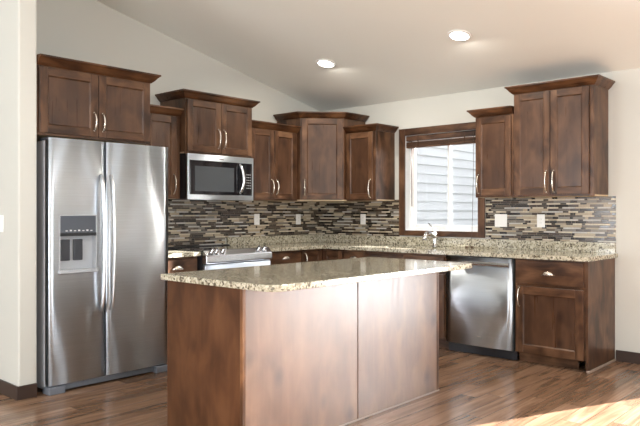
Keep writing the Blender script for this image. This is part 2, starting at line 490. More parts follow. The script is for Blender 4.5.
# kitchen window: vinyl slider with one mullion, wood casing around it
def frame_boxes(bm, x0, x1, z0, z1, w, y0, y1):
    box(bm, x0, x0 + w, y0, y1, z0, z1); box(bm, x1 - w, x1, y0, y1, z0, z1)
    box(bm, x0 + w, x1 - w, y0, y1, z0, z0 + w); box(bm, x0 + w, x1 - w, y0, y1, z1 - w, z1)
bm = bmesh.new()
frame_boxes(bm, WX0, WX1, WZ0, WZ1, 0.035, 0.075, 0.135)
frame_boxes(bm, WX0 + 0.035, 1.745, WZ0 + 0.035, WZ1 - 0.035, 0.030, 0.085, 0.108)
frame_boxes(bm, 1.700, WX1 - 0.035, WZ0 + 0.035, WZ1 - 0.035, 0.026, 0.108, 0.130)
win = struct('window_1', bm, TRIMW, 0.003)
bm = bmesh.new(); box(bm, WX0 + 0.065, 1.715, 0.094, 0.098, WZ0 + 0.065, WZ1 - 0.065); box(bm, 1.726, WX1 - 0.061, 0.116, 0.120, WZ0 + 0.061, WZ1 - 0.061)
obj('window_pane', bm, GLASS, win)
bm = bmesh.new(); frame_boxes(bm, WX0, WX1, WZ0, WZ1, 0.006, 0.0, 0.075); obj('window_jamb', bm, TRIMW, win)
bm = bmesh.new()
cw = 0.070
box(bm, WX0 - cw, WX0 + 0.004, -0.020, 0, WZ0 - 0.052, WZ1 + cw, 1)
box(bm, WX1 - 0.004, WX1 + cw, -0.020, 0, WZ0 - 0.052, WZ1 + cw, 1)
box(bm, WX0 + 0.004, WX1 - 0.004, -0.020, 0, WZ1 - 0.004, WZ1 + cw, 0)
box(bm, WX0 + 0.004, WX1 - 0.004, -0.020, 0, WZ0 - 0.052, WZ0 + 0.004, 0)
obj('window_casing', bm, [WH, WV], win, 0.003, label='dark wood window casing')

# patio door and the other windows that light the room
def slider(name, x0, x1, z0, z1, y):
    bm = bmesh.new(); xm = (x0 + x1) / 2
    frame_boxes(bm, x0, x1, z0, z1, 0.045, y, y + 0.08)
    box(bm, xm - 0.04, xm + 0.04, y + 0.01, y + 0.07, z0 + 0.045, z1 - 0.045)
    w = struct(name, bm, TRIMW, 0.003)
    bm = bmesh.new(); box(bm, x0 + 0.045, xm - 0.04, y + 0.035, y + 0.040, z0 + 0.045, z1 - 0.045); box(bm, xm + 0.04, x1 - 0.045, y + 0.035, y + 0.040, z0 + 0.045, z1 - 0.045)
    obj('window_pane', bm, GLASS, w)
slider('door_1', 4.40, 6.20, 0.03, 2.06, 0.05)
slider('window_2', 7.1, 7.9, 0.6, 2.06, 0.05)

# the house's own siding wing seen through the kitchen window
bm = bmesh.new()
SX, EXPO = -0.45, 0.142
prof = []
for k in range(-2, 30):
    z = k * EXPO
    prof += [(SX + 0.022, z), (SX + 0.002, z + EXPO)]
prof += [(SX - 0.15, 30 * EXPO), (SX - 0.15, -2 * EXPO)]
a = [bm.verts.new((p[0], 0.15, p[1])) for p in prof]; b = [bm.verts.new((p[0], 11.0, p[1])) for p in prof]
n = len(prof)
bm.faces.new(a); bm.faces.new(b[::-1])
for i in range(n): bm.faces.new((a[i], b[i], b[(i + 1) % n], a[(i + 1) % n]))
struct('wall_siding', bm, SIDING)
bm = bmesh.new(); box(bm, -4.0, 3.2, 8.0, 13.0, -0.3, 6.5); struct('wall_sun_blocker', bm, SIDING)  # unseen block added to keep direct sun off the siding wing

# backsplash tile and granite upstand are part of the walls' finish
bm = bmesh.new()
box(bm, 0.36 - 0.36, 1.168, -0.008, 0, 0.985, 1.385); box(bm, 2.208, 3.443, -0.008, 0, 0.985, 1.385)
struct('trim_1', bm, TILEX)
bm = bmesh.new()
box(bm, 0, 0.008, -2.70, -1.413, 0.88, 1.385); box(bm, 0, 0.008, -1.413, -0.009, 0.985, 1.385)
struct('trim_2', bm, TILEY)

# ------------------------------------------------------------------ cabinet building blocks (local frame: x right, -y out of the wall, z up)
A90 = PI / 2
def shaker(name, parent, x0, x1, z0, z1, yf, th=0.020, rail=0.058, mats=None, panel_v=True, flat=False):
    """framed door or drawer front; yf = y of its outer face"""
    bm = bmesh.new(); yb = yf + th
    if flat:
        box(bm, x0, x1, yf, yb, z0, z1, 1)
        return obj(name, bm, mats or [WV, WH], parent, 0.003)
    box(bm, x0, x0 + rail, yf, yb, z0, z1, 0); box(bm, x1 - rail, x1, yf, yb, z0, z1, 0)
    box(bm, x0 + rail, x1 - rail, yf, yb, z0, z0 + rail, 1); box(bm, x0 + rail, x1 - rail, yf, yb, z1 - rail, z1, 1)
    # recessed panel with a sloped bead round it
    i0, i1, k0, k1 = x0 + rail, x1 - rail, z0 + rail, z1 - rail
    s = 0.007; yp = yf + 0.0095
    o = [bm.verts.new(p) for p in ((i0, yf + 0.002, k0), (i1, yf + 0.002, k0), (i1, yf + 0.002, k1), (i0, yf + 0.002, k1))]
    q = [bm.verts.new(p) for p in ((i0 + s, yp, k0 + s), (i1 - s, yp, k0 + s), (i1 - s, yp, k1 - s), (i0 + s, yp, k1 - s))]
    for i in range(4):
        bm.faces.new((o[i], o[(i + 1) % 4], q[(i + 1) % 4], q[i])).material_index = 0
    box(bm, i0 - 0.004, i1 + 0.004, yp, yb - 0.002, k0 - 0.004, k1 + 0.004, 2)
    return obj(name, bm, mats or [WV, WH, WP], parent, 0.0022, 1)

def pull(parent, x, z0, z1, yf, vertical=True):
    """arched bar pull"""
    bm = bmesh.new(); n = 12; pts = []; rad = []
    for i in range(n + 1):
        s = i / n; out = 0.030 * math.sin(PI * s) ** 0.62
        zz = z0 + (z1 - z0) * s
        pts.append((x, yf - 0.003 - out, zz)); rad.append(0.0052 + 0.0022 * abs(2 * s - 1))
    tube(bm, pts, rad, 8)
    for zz in (z0, z1): lathe(bm, [(0.009, 0.0), (0.009, -0.003), (0.0065, -0.007)], (x, yf, zz), 'Y', 12)
    return obj('handle', bm, NICKEL, parent)

def cup_pull(parent, x, z, yf):
    bm = bmesh.new(); W, Hh, D = 0.050, 0.036, 0.027
    nu, nv = 12, 6; rows = []
    for j in range(nv + 1):
        b = (PI / 2) * j / nv
        row = []
        for i in range(nu + 1):
            a = PI * i / nu
            row.append(bm.verts.new((x + W * math.cos(a) * math.cos(b) * 1.0, yf - D * math.sin(b), z - 0.012 + Hh * math.sin(a) * math.cos(b) + 0.006 * math.sin(b))))
        rows.append(row)
    for r0, r1 in zip(rows, rows[1:]):
        for i in range(nu):
            f = bm.faces.new((r0[i], r0[i + 1], r1[i + 1], r1[i])); f.smooth = True
    bmesh.ops.remove_doubles(bm, verts=bm.verts, dist=0.0002)
    box(bm, x - W - 0.006, x + W + 0.006, yf - 0.003, yf, z - 0.015, z - 0.008)
    o = obj('handle', bm, NICKEL, parent)
    m = o.modifiers.new('thickness', 'SOLIDIFY'); m.thickness = 0.0025
    return o

def crown(parent, path, z0, h=0.066, out=0.060):
    """mitred crown moulding round an open plan path (outside on the right of travel)"""
    prof = [(-0.015, 0), (0.006, 0), (0.012, 0.006), (0.026, 0.018), (0.044, 0.042), (0.054, 0.052), (0.060, 0.054), (0.060, 0.066), (-0.015, 0.066)]
    prof = [(p * out / 0.060 if p > 0 else p, q * h / 0.066) for p, q in prof]
    P = [Vector(p) for p in path]; n = len(P)
    nr = []
    for i in range(n - 1):
        d = (P[i + 1] - P[i]).normalized(); nr.append(Vector((d.y, -d.x)))
    off = []
    for i in range(n):
        if i == 0: off.append(nr[0])
        elif i == n - 1: off.append(nr[-1])
        else:
            m = (nr[i - 1] + nr[i]); off.append(m / (1 + nr[i - 1].dot(nr[i])))
    bm = bmesh.new()
    R = [[bm.verts.new((P[i].x + off[i].x * a, P[i].y + off[i].y * a, z0 + b)) for a, b in prof] for i in range(n)]
    k = len(prof)
    for r0, r1 in zip(R, R[1:]):
        for j in range(k): bm.faces.new((r0[j], r0[(j + 1) % k], r1[(j + 1) % k], r1[j]))
    bm.faces.new(R[0]); bm.faces.new(R[-1][::-1])
    # closed top so the cabinet top does not gape
    top = [bm.verts.new((p.x, p.y, z0 + h * 0.9)) for p in P]
    if n > 2: bm.faces.new(top)
    return obj('crown_moulding', bm, CROWN, parent)

def carcass(parent, x0, x1, depth, z0, z1, yf, bottom=True):
    """face-framed box; yf = outer face of the frame, wall at y = -0.002"""
    bm = bmesh.new()
    box(bm, x0, x1, yf + 0.018, -0.003, z0 + 0.012, z1, 0)
    fr = 0.036
    box(bm, x0, x0 + fr, yf, yf + 0.018, z0, z1, 0); box(bm, x1 - fr, x1, yf, yf + 0.018, z0, z1, 0)
    box(bm, x0 + fr, x1 - fr, yf, yf + 0.018, z0, z0 + fr, 1); box(bm, x0 + fr, x1 - fr, yf, yf + 0.018, z1 - fr, z1, 1)
    box(bm, x0, x1, yf + 0.018, -0.003, z0, z0 + 0.012, 2)
    return obj('carcass', bm, [WV, WH, RAW if bottom else WH], parent, 0.0015, 1)

def upper(label, loc, rz, w, depth, z0, z1, ndoors, crown_path, pulls, group=None, name='wall_cabinet', crown_z=None, end_gap=(0.012, 0.012)):
    t = thing(name, label, 'cabinet', loc, rz, group)
    yf = -depth
    carcass(t, 0, w, depth, z0, z1, yf)
    g0, g1 = end_gap
    zd0, zd1 = z0 + 0.016, z1 - 0.030
    xs = [g0 + (w - g0 - g1) * i / ndoors for i in range(ndoors + 1)]
    for i in range(ndoors):
        a = xs[i] + (0.0025 if i else 0); b = xs[i + 1] - (0.0025 if i < ndoors - 1 else 0)
        d = shaker('door', t, a, b, zd0, zd1, yf - 0.020)
        side, za, zb = pulls[i]
        pull(d, a + 0.030 if side == 'l' else b - 0.030, za, zb, yf - 0.020)
    crown(t, crown_path, crown_z if crown_z else z1 - 0.022)
    return t

# ------------------------------------------------------------------ wall cabinets on the left wall (rotated frame: local x = along +y)
CA = 'dark-stained wall cabinets on the left wall'
CB = 'dark-stained wall cabinets on the window wall'
D1 = 0.325
# over the fridge: deep and short
upper('deep short two-door wooden wall cabinet above the refrigerator', (0, -3.656, 0), A90, 0.875, 0.818, 1.782, 2.282, 2,
      [(0.0, -0.818), (0.875, -0.818), (0.875, -0.01)], [('r', 1.845, 1.972), ('l', 1.845, 1.972)], CA)
# narrow single door
upper('narrow single-door wooden wall cabinet between refrigerator and microwave', (0, -2.660, 0), A90, 0.488, D1, 1.372, 2.134, 1,
      [(0.0, -D1), (0.488, -D1)], [('r', 1.420, 1.585)], CA, end_gap=(0.132, 0.045))
# over the microwave
upper('raised two-door wooden wall cabinet directly above the microwave', (0, -2.168, 0), A90, 0.772, 0.400, 1.782, 2.298, 2,
      [(0, -0.01), (0, -0.400), (0.772, -0.400), (0.772, -0.01)], [('r', 1.850, 2.020), ('l', 1.850, 2.020)], CA)
# pair right of the microwave
upper('lower two-door wooden wall cabinet just right of the microwave', (0, -1.392, 0), A90, 0.692, D1, 1.372, 2.120, 2,
      [(0.0, -D1), (0.692, -D1)], [('r', 1.440, 1.580), ('l', 1.440, 1.580)], CA, end_gap=(0.03, 0.03))

# diagonal corner cabinet: plan polygon
t = thing('corner_wall_cabinet', 'tall diagonal single-door wooden wall cabinet in the room corner', 'cabinet', (0, 0, 0), 0, CA)
P = [(0.003, -0.697), (0.368, -0.697), (0.697, -0.368), (0.697, -0.003), (0.003, -0.003)]
bm = bmesh.new(); prism(bm, P, 1.384, 2.290, 0); prism(bm, P, 1.372, 1.384, 1); obj('carcass', bm, [WV, RAW], t, 0.002, 1)
fr = bpy.data.objects.new('front_frame', None)
bpy.data.objects.remove(fr)
def diag_mesh(o):
    o.location = (0.368, -0.697, 0); o.rotation_euler = (0, 0, PI / 4)
wdi = 0.329 * 2 ** .5
o = shaker('door', t, 0.016, wdi - 0.016, 1.388, 2.250, -0.020); diag_mesh(o)
pull(o, 0.016 + 0.032, 1.432, 1.595, -0.020)
crown(t, [(0.010, -0.697), (0.368, -0.697), (0.697, -0.368), (0.697, -0.010)], 2.256, 0.062, 0.062)

# ------------------------------------------------------------------ wall cabinets on the window wall
upper('low single-door wooden wall cabinet between corner cabinet and window', (0.700, 0, 0), 0, 0.405, D1, 1.372, 2.120, 1,
      [(0, -D1), (0.405, -D1), (0.405, -0.01)], [('r', 1.405, 1.590)], CB, end_gap=(0.010, 0.030))
upper('low single-door wooden wall cabinet just right of the window', (2.285, 0, 0), 0, 0.382, D1, 1.385, 2.142, 1,
      [(0, -0.01), (0, -D1), (0.382, -D1)], [('l', 1.425, 1.590)], CB, end_gap=(0.010, 0.020))
upper('tall two-door wooden wall cabinet at the far right end', (2.669, 0, 0), 0, 0.712, D1, 1.385, 2.310, 2,
      [(0, -0.01), (0, -D1), (0.712, -D1), (0.712, -0.01)], [('r', 1.425, 1.600), ('l', 1.425, 1.600)], CB, end_gap=(0.012, 0.036))

# ------------------------------------------------------------------ base cabinets
TOPZ = 0.868
def base_carcass(t, w, z1=TOPZ, depth=0.590, x0=0.0, toe=0.072, toe_gap=0.0):
    bm = bmesh.new()
    box(bm, x0, w, -depth + 0.018, -0.012, 0.095, z1, 0)
    f = 0.036; yf = -depth
    box(bm, x0, x0 + f, yf, yf + 0.018, 0.095, z1, 0); box(bm, w - f, w, yf, yf + 0.018, 0.095, z1, 0)
    box(bm, x0 + f, w - f, yf, yf + 0.018, 0.095, 0.131, 1); box(bm, x0 + f, w - f, yf, yf + 0.018, z1 - f, z1, 1)
    box(bm, x0 + f, w - f, yf, yf + 0.018, 0.635, 0.665, 1)
    obj('carcass', bm, [WV, WH], t, 0.0015, 1)
    boxes('toe_kick', WH, t, [(x0, w - toe_gap, -depth + toe, -depth + toe + 0.014, 0, 0.095)])
BASES = 'base cabinets under the granite worktop'

# left of the range (mostly behind the island)
t = thing('base_cabinet', 'wooden base cabinet between refrigerator and range', 'cabinet', (0, -2.660, 0), A90, BASES)
base_carcass(t, 0.485)
d = shaker('drawer', t, 0.010, 0.472, 0.700, 0.852, -0.610, flat=True); cup_pull(d, 0.272, 0.776, -0.610)
d = shaker('door', t, 0.010, 0.472, 0.112, 0.672, -0.610); pull(d, 0.442, 0.48, 0.62, -0.610)
# right of the range
t = thing('base_cabinet', 'wooden drawer base cabinet just right of the range', 'cabinet', (0, -1.398, 0), A90, BASES)
base_carcass(t, 0.485)
for za, zb in ((0.700, 0.852), (0.415, 0.685), (0.112, 0.400)):
    d = shaker('drawer', t, 0.010, 0.475, za, zb, -0.610, flat=True); cup_pull(d, 0.266, za + 0.62 * (zb - za), -0.610)
# corner base cabinet: L plan
t = thing('corner_base_cabinet', 'L-shaped wooden base cabinet in the inner corner', 'cabinet', (0, 0, 0), 0, BASES)
P = [(0.012, -0.910), (0.590, -0.910), (0.590, -0.590), (0.900, -0.590), (0.900, -0.012), (0.012, -0.012)]
bm = bmesh.new(); prism(bm, P, 0.095, TOPZ); obj('carcass', bm, WV, t, 0.002, 1)
P = [(0.012, -0.910), (0.520, -0.910), (0.520, -0.520), (0.900, -0.520), (0.900, -0.012), (0.012, -0.012)]
bm = bmesh.new(); prism(bm, P, 0, 0.095); obj('toe_kick', bm, WH, t)
o = shaker('door', t, 0.006, 0.292, 0.112, 0.852, -0.610); o.location = (0, -0.905, 0); o.rotation_euler = (0, 0, A90)
pull(o, 0.038, 0.700, 0.830, -0.610)
o = shaker('door', t, 0.615, 0.890, 0.112, 0.852, -0.610)
# window wall bases
t = thing('base_cabinet', 'narrow wooden base cabinet next to the corner base', 'cabinet', (0.902, 0, 0), 0, BASES)
base_carcass(t, 0.293)
d = shaker('drawer', t, 0.006, 0.286, 0.700, 0.852, -0.610, flat=True); cup_pull(d, 0.150, 0.790, -0.610)
shaker('door', t, 0.006, 0.286, 0.112, 0.685, -0.610)
t = thing('sink_base_cabinet', 'wooden sink base cabinet below the window', 'cabinet', (1.197, 0, 0), 0, BASES)
W = 0.938
bm = bmesh.new()
box(bm, 0, 0.018, -0.572, -0.012, 0.095, TOPZ); box(bm, W - 0.018, W, -0.572, -0.012, 0.095, TOPZ); box(bm, 0.018, W - 0.018, -0.572, -0.012, 0.095, 0.113)
for a, b_, c_, e in ((0, 0.036, 0.095, TOPZ), (W - 0.036, W, 0.095, TOPZ), (0.036, W - 0.036, 0.095, 0.131), (0.036, W - 0.036, 0.832, TOPZ), (0.036, W - 0.036, 0.672, 0.702)):
    box(bm, a, b_, -0.590, -0.572, c_, e, 1 if b_ - a > 0.1 else 0)
obj('carcass', bm, [WV, WH], t, 0.0015, 1)
boxes('toe_kick', WH, t, [(0, W, -0.518, -0.504, 0, 0.095)])
for a, b_ in ((0.012, 0.467), (0.470, 0.926)):
    shaker('false_drawer_front', t, a, b_, 0.705, 0.845, -0.610, flat=True)
    d = shaker('door', t, a, b_, 0.112, 0.685, -0.610)
    pull(d, b_ - 0.03 if a < 0.2 else a + 0.03, 0.50, 0.64, -0.610)
# end cabinet right of the dishwasher
t = thing('base_cabinet', 'wooden end base cabinet with drawer and door right of the dishwasher', 'cabinet', (2.820, 0, 0), 0, BASES)
base_carcass(t, 0.596, toe_gap=0.085)
boxes('end_panel', [WV], t, [(0.596, 0.616, -0.592, -0.002, 0.0, TOPZ)], 0.002)
boxes('shoe_moulding', QROUND, t, [(0.604, 0.634, -0.606, -0.592, 0, 0.020), (0.616, 0.634, -0.592, -0.016, 0, 0.020)], 0.008, label='pale strip of moulding along the floor')
d = shaker('drawer', t, 0.012, 0.584, 0.662, 0.856, -0.610, flat=True); cup_pull(d, 0.296, 0.752, -0.610)
d = shaker('door', t, 0.012, 0.584, 0.092, 0.640, -0.610, rail=0.066); pull(d, 0.045, 0.475, 0.625, -0.610)

# ------------------------------------------------------------------ worktops
CT0, CT1 = 0.870, 0.905
bm = bmesh.new()
SK = (1.36, 1.98, -0.52, -0.15)            # sink hole
box(bm, 0.003, 0.645, -1.398, -0.645, CT0, CT1)
box(bm, 0.003, SK[0], -0.645, -0.010, CT0, CT1); box(bm, SK[1], 3.462, -0.645, -0.010, CT0, CT1)
box(bm, SK[0], SK[1], -0.645, SK[2], CT0, CT1); box(bm, SK[0], SK[1], SK[3], -0.010, CT0, CT1)
o = obj('worktop', bm, GRANITE); tag(o, 'L-shaped granite worktop running under the window to the dishwasher', 'countertop')
bm = bmesh.new(); box(bm, 0.030, 3.445, -0.026, -0.0095, CT1, 0.992); box(bm, 0.0095, 0.030, -1.398, -0.0265, CT1, 0.992)
obj('upstand', bm, GRANITE, o, 0.002)
o = boxes('worktop', GRANITE, None, [(0.009, 0.645, -2.660, -2.172, CT0, CT1)], 0.003)
tag(o, 'short granite worktop between the refrigerator and the range', 'countertop')

# sink and faucet
t = thing('kitchen_sink', 'stainless undermount sink below the window', 'sink', (1.67, -0.335, CT0))
bm = bmesh.new(); a, b_ = 0.315, 0.190
for q in ((-a, a, -b_, -b_ + .004, -.19, 0), (-a, a, b_ - .004, b_, -.19, 0), (-a, -a + .004, -b_, b_, -.19, 0), (a - .004, a, -b_, b_, -.19, 0), (-a, a, -b_, b_, -.194, -.19)): box(bm, *q)
obj('basin', bm, STEELP, t)
bm = bmesh.new(); lathe(bm, [(0.045, 0), (0.045, 0.003), (0.030, 0.003), (0.026, -0.002)], (0, 0.02, -.189)); obj('drain', bm, CHROME, t)

t = thing('faucet', 'chrome single-lever pull-out faucet below the window', 'faucet', (1.685, -0.100, CT1 + 0.001))
bm = bmesh.new(); lathe(bm, [(0.028, 0), (0.028, 0.006), (0.022, 0.012), (0.019, 0.050), (0.021, 0.085), (0.024, 0.115), (0.022, 0.135), (0.012, 0.146)]); obj('body', bm, CHROME, t)
bm = bmesh.new()
pts = [(0, 0, 0.085), (-0.006, -0.03, 0.122), (-0.018, -0.07, 0.138), (-0.028, -0.10, 0.128), (-0.034, -0.122, 0.098), (-0.036, -0.130, 0.066)]
tube(bm, pts, [0.020, 0.020, 0.021, 0.023, 0.025, 0.026], 14); obj('spout', bm, CHROME, t)
bm = bmesh.new(); tube(bm, [(0.0, 0.0, 0.135), (0.004, -0.004, 0.152), (-0.020, -0.012, 0.195), (-0.060, -0.025, 0.235)], [0.019, 0.015, 0.008, 0.006], 10); obj('lever', bm, CHROME, t)

# ------------------------------------------------------------------ island
t = thing('kitchen_island', 'brown wooden kitchen island body below the granite slab', 'kitchen island', (2.5, -2.64, 0))
IX0, IX1, IY0, IY1, IZ = -0.330, 0.330, -0.878, 0.880, 0.866
bm = bmesh.new(); box(bm, IX0 + 0.02, IX1 - 0.010, IY0 + 0.012, IY1 - 0.01, 0.0, IZ); obj('carcass', bm, WV, t)
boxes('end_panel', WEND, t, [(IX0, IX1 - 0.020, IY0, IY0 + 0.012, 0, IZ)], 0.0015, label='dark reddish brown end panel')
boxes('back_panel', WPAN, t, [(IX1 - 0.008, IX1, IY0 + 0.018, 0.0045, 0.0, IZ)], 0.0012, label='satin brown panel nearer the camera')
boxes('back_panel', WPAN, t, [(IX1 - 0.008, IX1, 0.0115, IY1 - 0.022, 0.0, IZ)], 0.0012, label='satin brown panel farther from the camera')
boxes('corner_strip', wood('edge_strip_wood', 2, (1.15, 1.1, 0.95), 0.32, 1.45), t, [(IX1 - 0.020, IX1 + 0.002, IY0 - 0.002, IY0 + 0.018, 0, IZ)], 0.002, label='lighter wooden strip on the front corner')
boxes('corner_strip', WV, t, [(IX1 - 0.008, IX1 + 0.003, IY1 - 0.022, IY1, 0, IZ)], 0.002)
boxes('shoe_moulding', QROUND, t, [(IX1 + 0.001, IX1 + 0.010, IY0 + 0.02, IY1, 0, 0.010)], 0.003)
for a, b_ in ((IY0 + 0.03, -0.29), (-0.285, 0.285), (0.29, IY1 - 0.03)):
    for z0, z1 in ((0.10, 0.66), (0.68, 0.85)):
        o = shaker('door' if z0 < 0.3 else 'drawer', t, -b_, -a, z0, z1, 0, flat=z0 > 0.3)
        o.location = (IX0 + 0.0, 0, 0); o.rotation_euler = (0, 0, -A90)
# slab with rounded front corners
def rounded_rect(x0, x1, y0, y1, r, n=8):
    pts = []
    for cx, cy, a0, rr in ((x1 - r[1], y0 + r[1], -PI / 2, r[1]), (x1 - r[2], y1 - r[2], 0, r[2]), (x0 + r[3], y1 - r[3], PI / 2, r[3]), (x0 + r[0], y0 + r[0], PI, r[0])):
        for i in range(n + 1):
            a = a0 + (PI / 2) * i / n
            pts.append((cx + rr * math.cos(a), cy + rr * math.sin(a)))
    return pts
bm = bmesh.new(); prism(bm, rounded_rect(2.125, 3.075, -3.540, -1.665, (0.02, 0.09, 0.07, 0.02)), 0.868, 0.902)
o = obj('island_worktop', bm, GRANITE, None, 0.006, 3); tag(o, 'speckled granite slab with rounded corners on top of the island', 'countertop')

# ------------------------------------------------------------------ refrigerator (front plane x = 0.90)
t = thing('refrigerator', 'stainless side-by-side refrigerator with dispenser by the left wall', 'refrigerator', (0.0, -3.610, 0), A90)
FW = 0.944
boxes('cabinet', FGREY, t, [(0.0, FW, -0.832, -0.030, 0.03, 1.745)], 0.004, label='grey painted refrigerator side')
boxes('door_gasket', GASKET, t, [(0.004, FW - 0.004, -0.846, -0.832, 0.09, 1.752)])
def bulged_door(name, x0, x1, z0, z1, yf, yb, hole=None, hd=0.075, bulge=0.007):
    bm = bmesh.new()
    n = 12
    xs = [x0 + (x1 - x0) * i / n for i in range(n + 1)]
    zs = [z0, z1]
    if hole:
        xs = sorted(set([v for v in xs if min(abs(v - hole[0]), abs(v - hole[1])) > 0.008] + [hole[0], hole[1]]))
        zs = [z0, hole[2], hole[3], z1]
    fy = lambda x: yf - bulge * (1 - ((2 * (x - x0) / (x1 - x0)) - 1) ** 2) + 0.004 * abs((2 * (x - x0) / (x1 - x0)) - 1) ** 6
    F = [[bm.verts.new((x, fy(x), z)) for z in zs] for x in xs]
    B = [[bm.verts.new((x, yb, z)) for z in zs] for x in xs]
    nx, nz = len(xs), len(zs)
    inh = lambda i, j: hole and hole[0] <= (xs[i] + xs[i + 1]) / 2 <= hole[1] and hole[2] <= (zs[j] + zs[j + 1]) / 2 <= hole[3]
    for i in range(nx - 1):
        for j in range(nz - 1):
            if not inh(i, j):
                f = bm.faces.new((F[i][j], F[i + 1][j], F[i + 1][j + 1], F[i][j + 1])); f.smooth = True
            bm.faces.new((B[i][j], B[i][j + 1], B[i + 1][j + 1], B[i + 1][j]))
    for i in range(nx - 1):
        bm.faces.new((F[i][0], B[i][0], B[i + 1][0], F[i + 1][0])); bm.faces.new((F[i][-1], F[i + 1][-1], B[i + 1][-1], B[i][-1]))
    for j in range(nz - 1):
        bm.faces.new((F[0][j], F[0][j + 1], B[0][j + 1], B[0][j])); bm.faces.new((F[-1][j], B[-1][j], B[-1][j + 1], F[-1][j + 1]))
    return bm
HX0, HX1, HZ0, HZ1 = 0.072, 0.346, 0.838, 1.232
bm = bulged_door('freezer_door', 0.002, 0.412, 0.062, 1.762, -0.895, -0.846, (HX0, HX1, HZ0, HZ1))
dl = obj('freezer_door', bm, STEEL, t)
bm = bulged_door('fridge_door', 0.420, 0.942, 0.062, 1.762, -0.895, -0.846)
dr = obj('fridge_door', bm, STEEL, t)
for d, x in ((dl, 0.374), (dr, 0.450)):
    bm = bmesh.new(); pts = []; n = 16
    for i in range(n + 1):
        s = i / n; pts.append((x, -0.905 - 0.050 * (math.sin(PI * s) ** 0.35), 0.535 + 0.985 * s))
    tube(bm, pts, 0.0165, 12, 0.7); obj('handle', bm, SATIN, d)
# dispenser recess: lining, control panel, paddles, tray
bm = bmesh.new(); yb = -0.8465; yq = -0.900
box(bm, HX0, HX1, yb, yb + 0.0005, HZ0, HZ1)
box(bm, HX0, HX0 + 0.008, yq, yb, HZ0, HZ1); box(bm, HX1 - 0.008, HX1, yq, yb, HZ0, HZ1); box(bm, HX0 + 0.008, HX1 - 0.008, yq, yb, HZ0, HZ0 + 0.01); box(bm, HX0 + .008, HX1 - .008, yq, yb, HZ1 - 0.006, HZ1)
dp = obj('dispenser', bm, FLIGHT, dl, label='ice and water dispenser recess')
boxes('control_panel', FMID, dp, [(HX0 + 0.008, HX1 - 0.008, -0.899, -0.850, 1.106, HZ1 - 0.006)], label='dark blue-grey control panel with a row of pale marks')
boxes('panel_lip', BLACK, dp, [(HX0 + 0.006, HX1 - 0.006, -0.903, -0.850, 1.084, 1.106)])
each('icon', ICON, dp, [(HX0 + 0.045 + 0.030 * k, HX0 + 0.060 + 0.030 * k, -0.8996, -0.8985, 1.118, 1.124 + 0.004 * (k % 2)) for k in range(7)])
for xa in (0.098, 0.190):
    boxes('paddle', FDARK, dp, [(xa, xa + 0.068, -0.866, -0.850, 0.912, 1.060)], 0.004)
boxes('drip_tray', FLIGHT, dp, [(HX0 - 0.004, HX1 + 0.004, -0.914, -0.848, HZ0 - 0.014, HZ0 + 0.012)], 0.004)
bm = bmesh.new(); box(bm, 0.015, FW - 0.012, -0.870, -0.832, 0.012, 0.058)
box(bm, 0.0, 0.115, -0.905, -0.80, 0.0, 0.052); box(bm, FW - 0.115, FW, -0.905, -0.80, 0.0, 0.052)
obj('base_grille', bm, plain('grey_blue_grille', (.15, .165, .195), 0.4), t, 0.006)
each('hinge_cover', FDARK, t, [(0.0, 0.06, -0.89, -0.76, 1.7455, 1.766), (FW - 0.06, FW, -0.89, -0.76, 1.7455, 1.766)], 0.004)

# ------------------------------------------------------------------ microwave
t = thing('microwave', 'stainless over-the-range microwave with black glass door', 'microwave', (0.0, -2.165, 0), A90)
MW = 0.764
boxes('housing', BLACK, t, [(0.0, MW, -0.402, -0.010, 1.372, 1.779)])
bm = bmesh.new()
zs = [1.364, 1.440, 1.705, 1.779]
box(bm, 0.0, MW, -0.434, -0.402, 1.364, 1.412); box(bm, 0.0, MW, -0.434, -0.402, 1.722, 1.779); box(bm, 0, 0.022, -0.434, -0.402, 1.412, 1.722); box(bm, MW - 0.020, MW, -0.434, -0.402, 1.412, 1.722)
obj('front_frame', bm, STEEL, t, 0.004)
d = boxes('door', BLACKG, t, [(0.022, 0.596, -0.437, -0.402, 1.412, 1.722)], 0.003)
boxes('window', MWIN, d, [(0.075, 0.520, -0.4385, -0.436, 1.442, 1.670)])
bm = bmesh.new(); pts = []
for i in range(15):
    s = i / 14; pts.append((0.585 + 0.020 * math.sin(PI * s), -0.440 - 0.042 * math.sin(PI * s) ** 0.5, 1.432 + 0.272 * s))
tube(bm, pts, 0.013, 12, 1.2); obj('handle', bm, STEELP, d)
cp = boxes('control_panel', BLACKG, t, [(0.599, MW - 0.020, -0.437, -0.402, 1.412, 1.722)], 0.003)
each('key', ICON, cp, [(0.674 + 0.020 * i, 0.684 + 0.020 * i, -0.4378, -0.4369, 1.48 + 0.026 * j, 1.486 + 0.026 * j) for i in range(3) for j in range(6)])
boxes('badge', plain('engraved_badge', (.20, .20, .21), 0.4), t, [(0.350, 0.400, -0.4352, -0.434, 1.738, 1.748)])
boxes('underside_vent', FDARK, t, [(0.05, MW - 0.05, -0.38, -0.06, 1.366, 1.3725)])

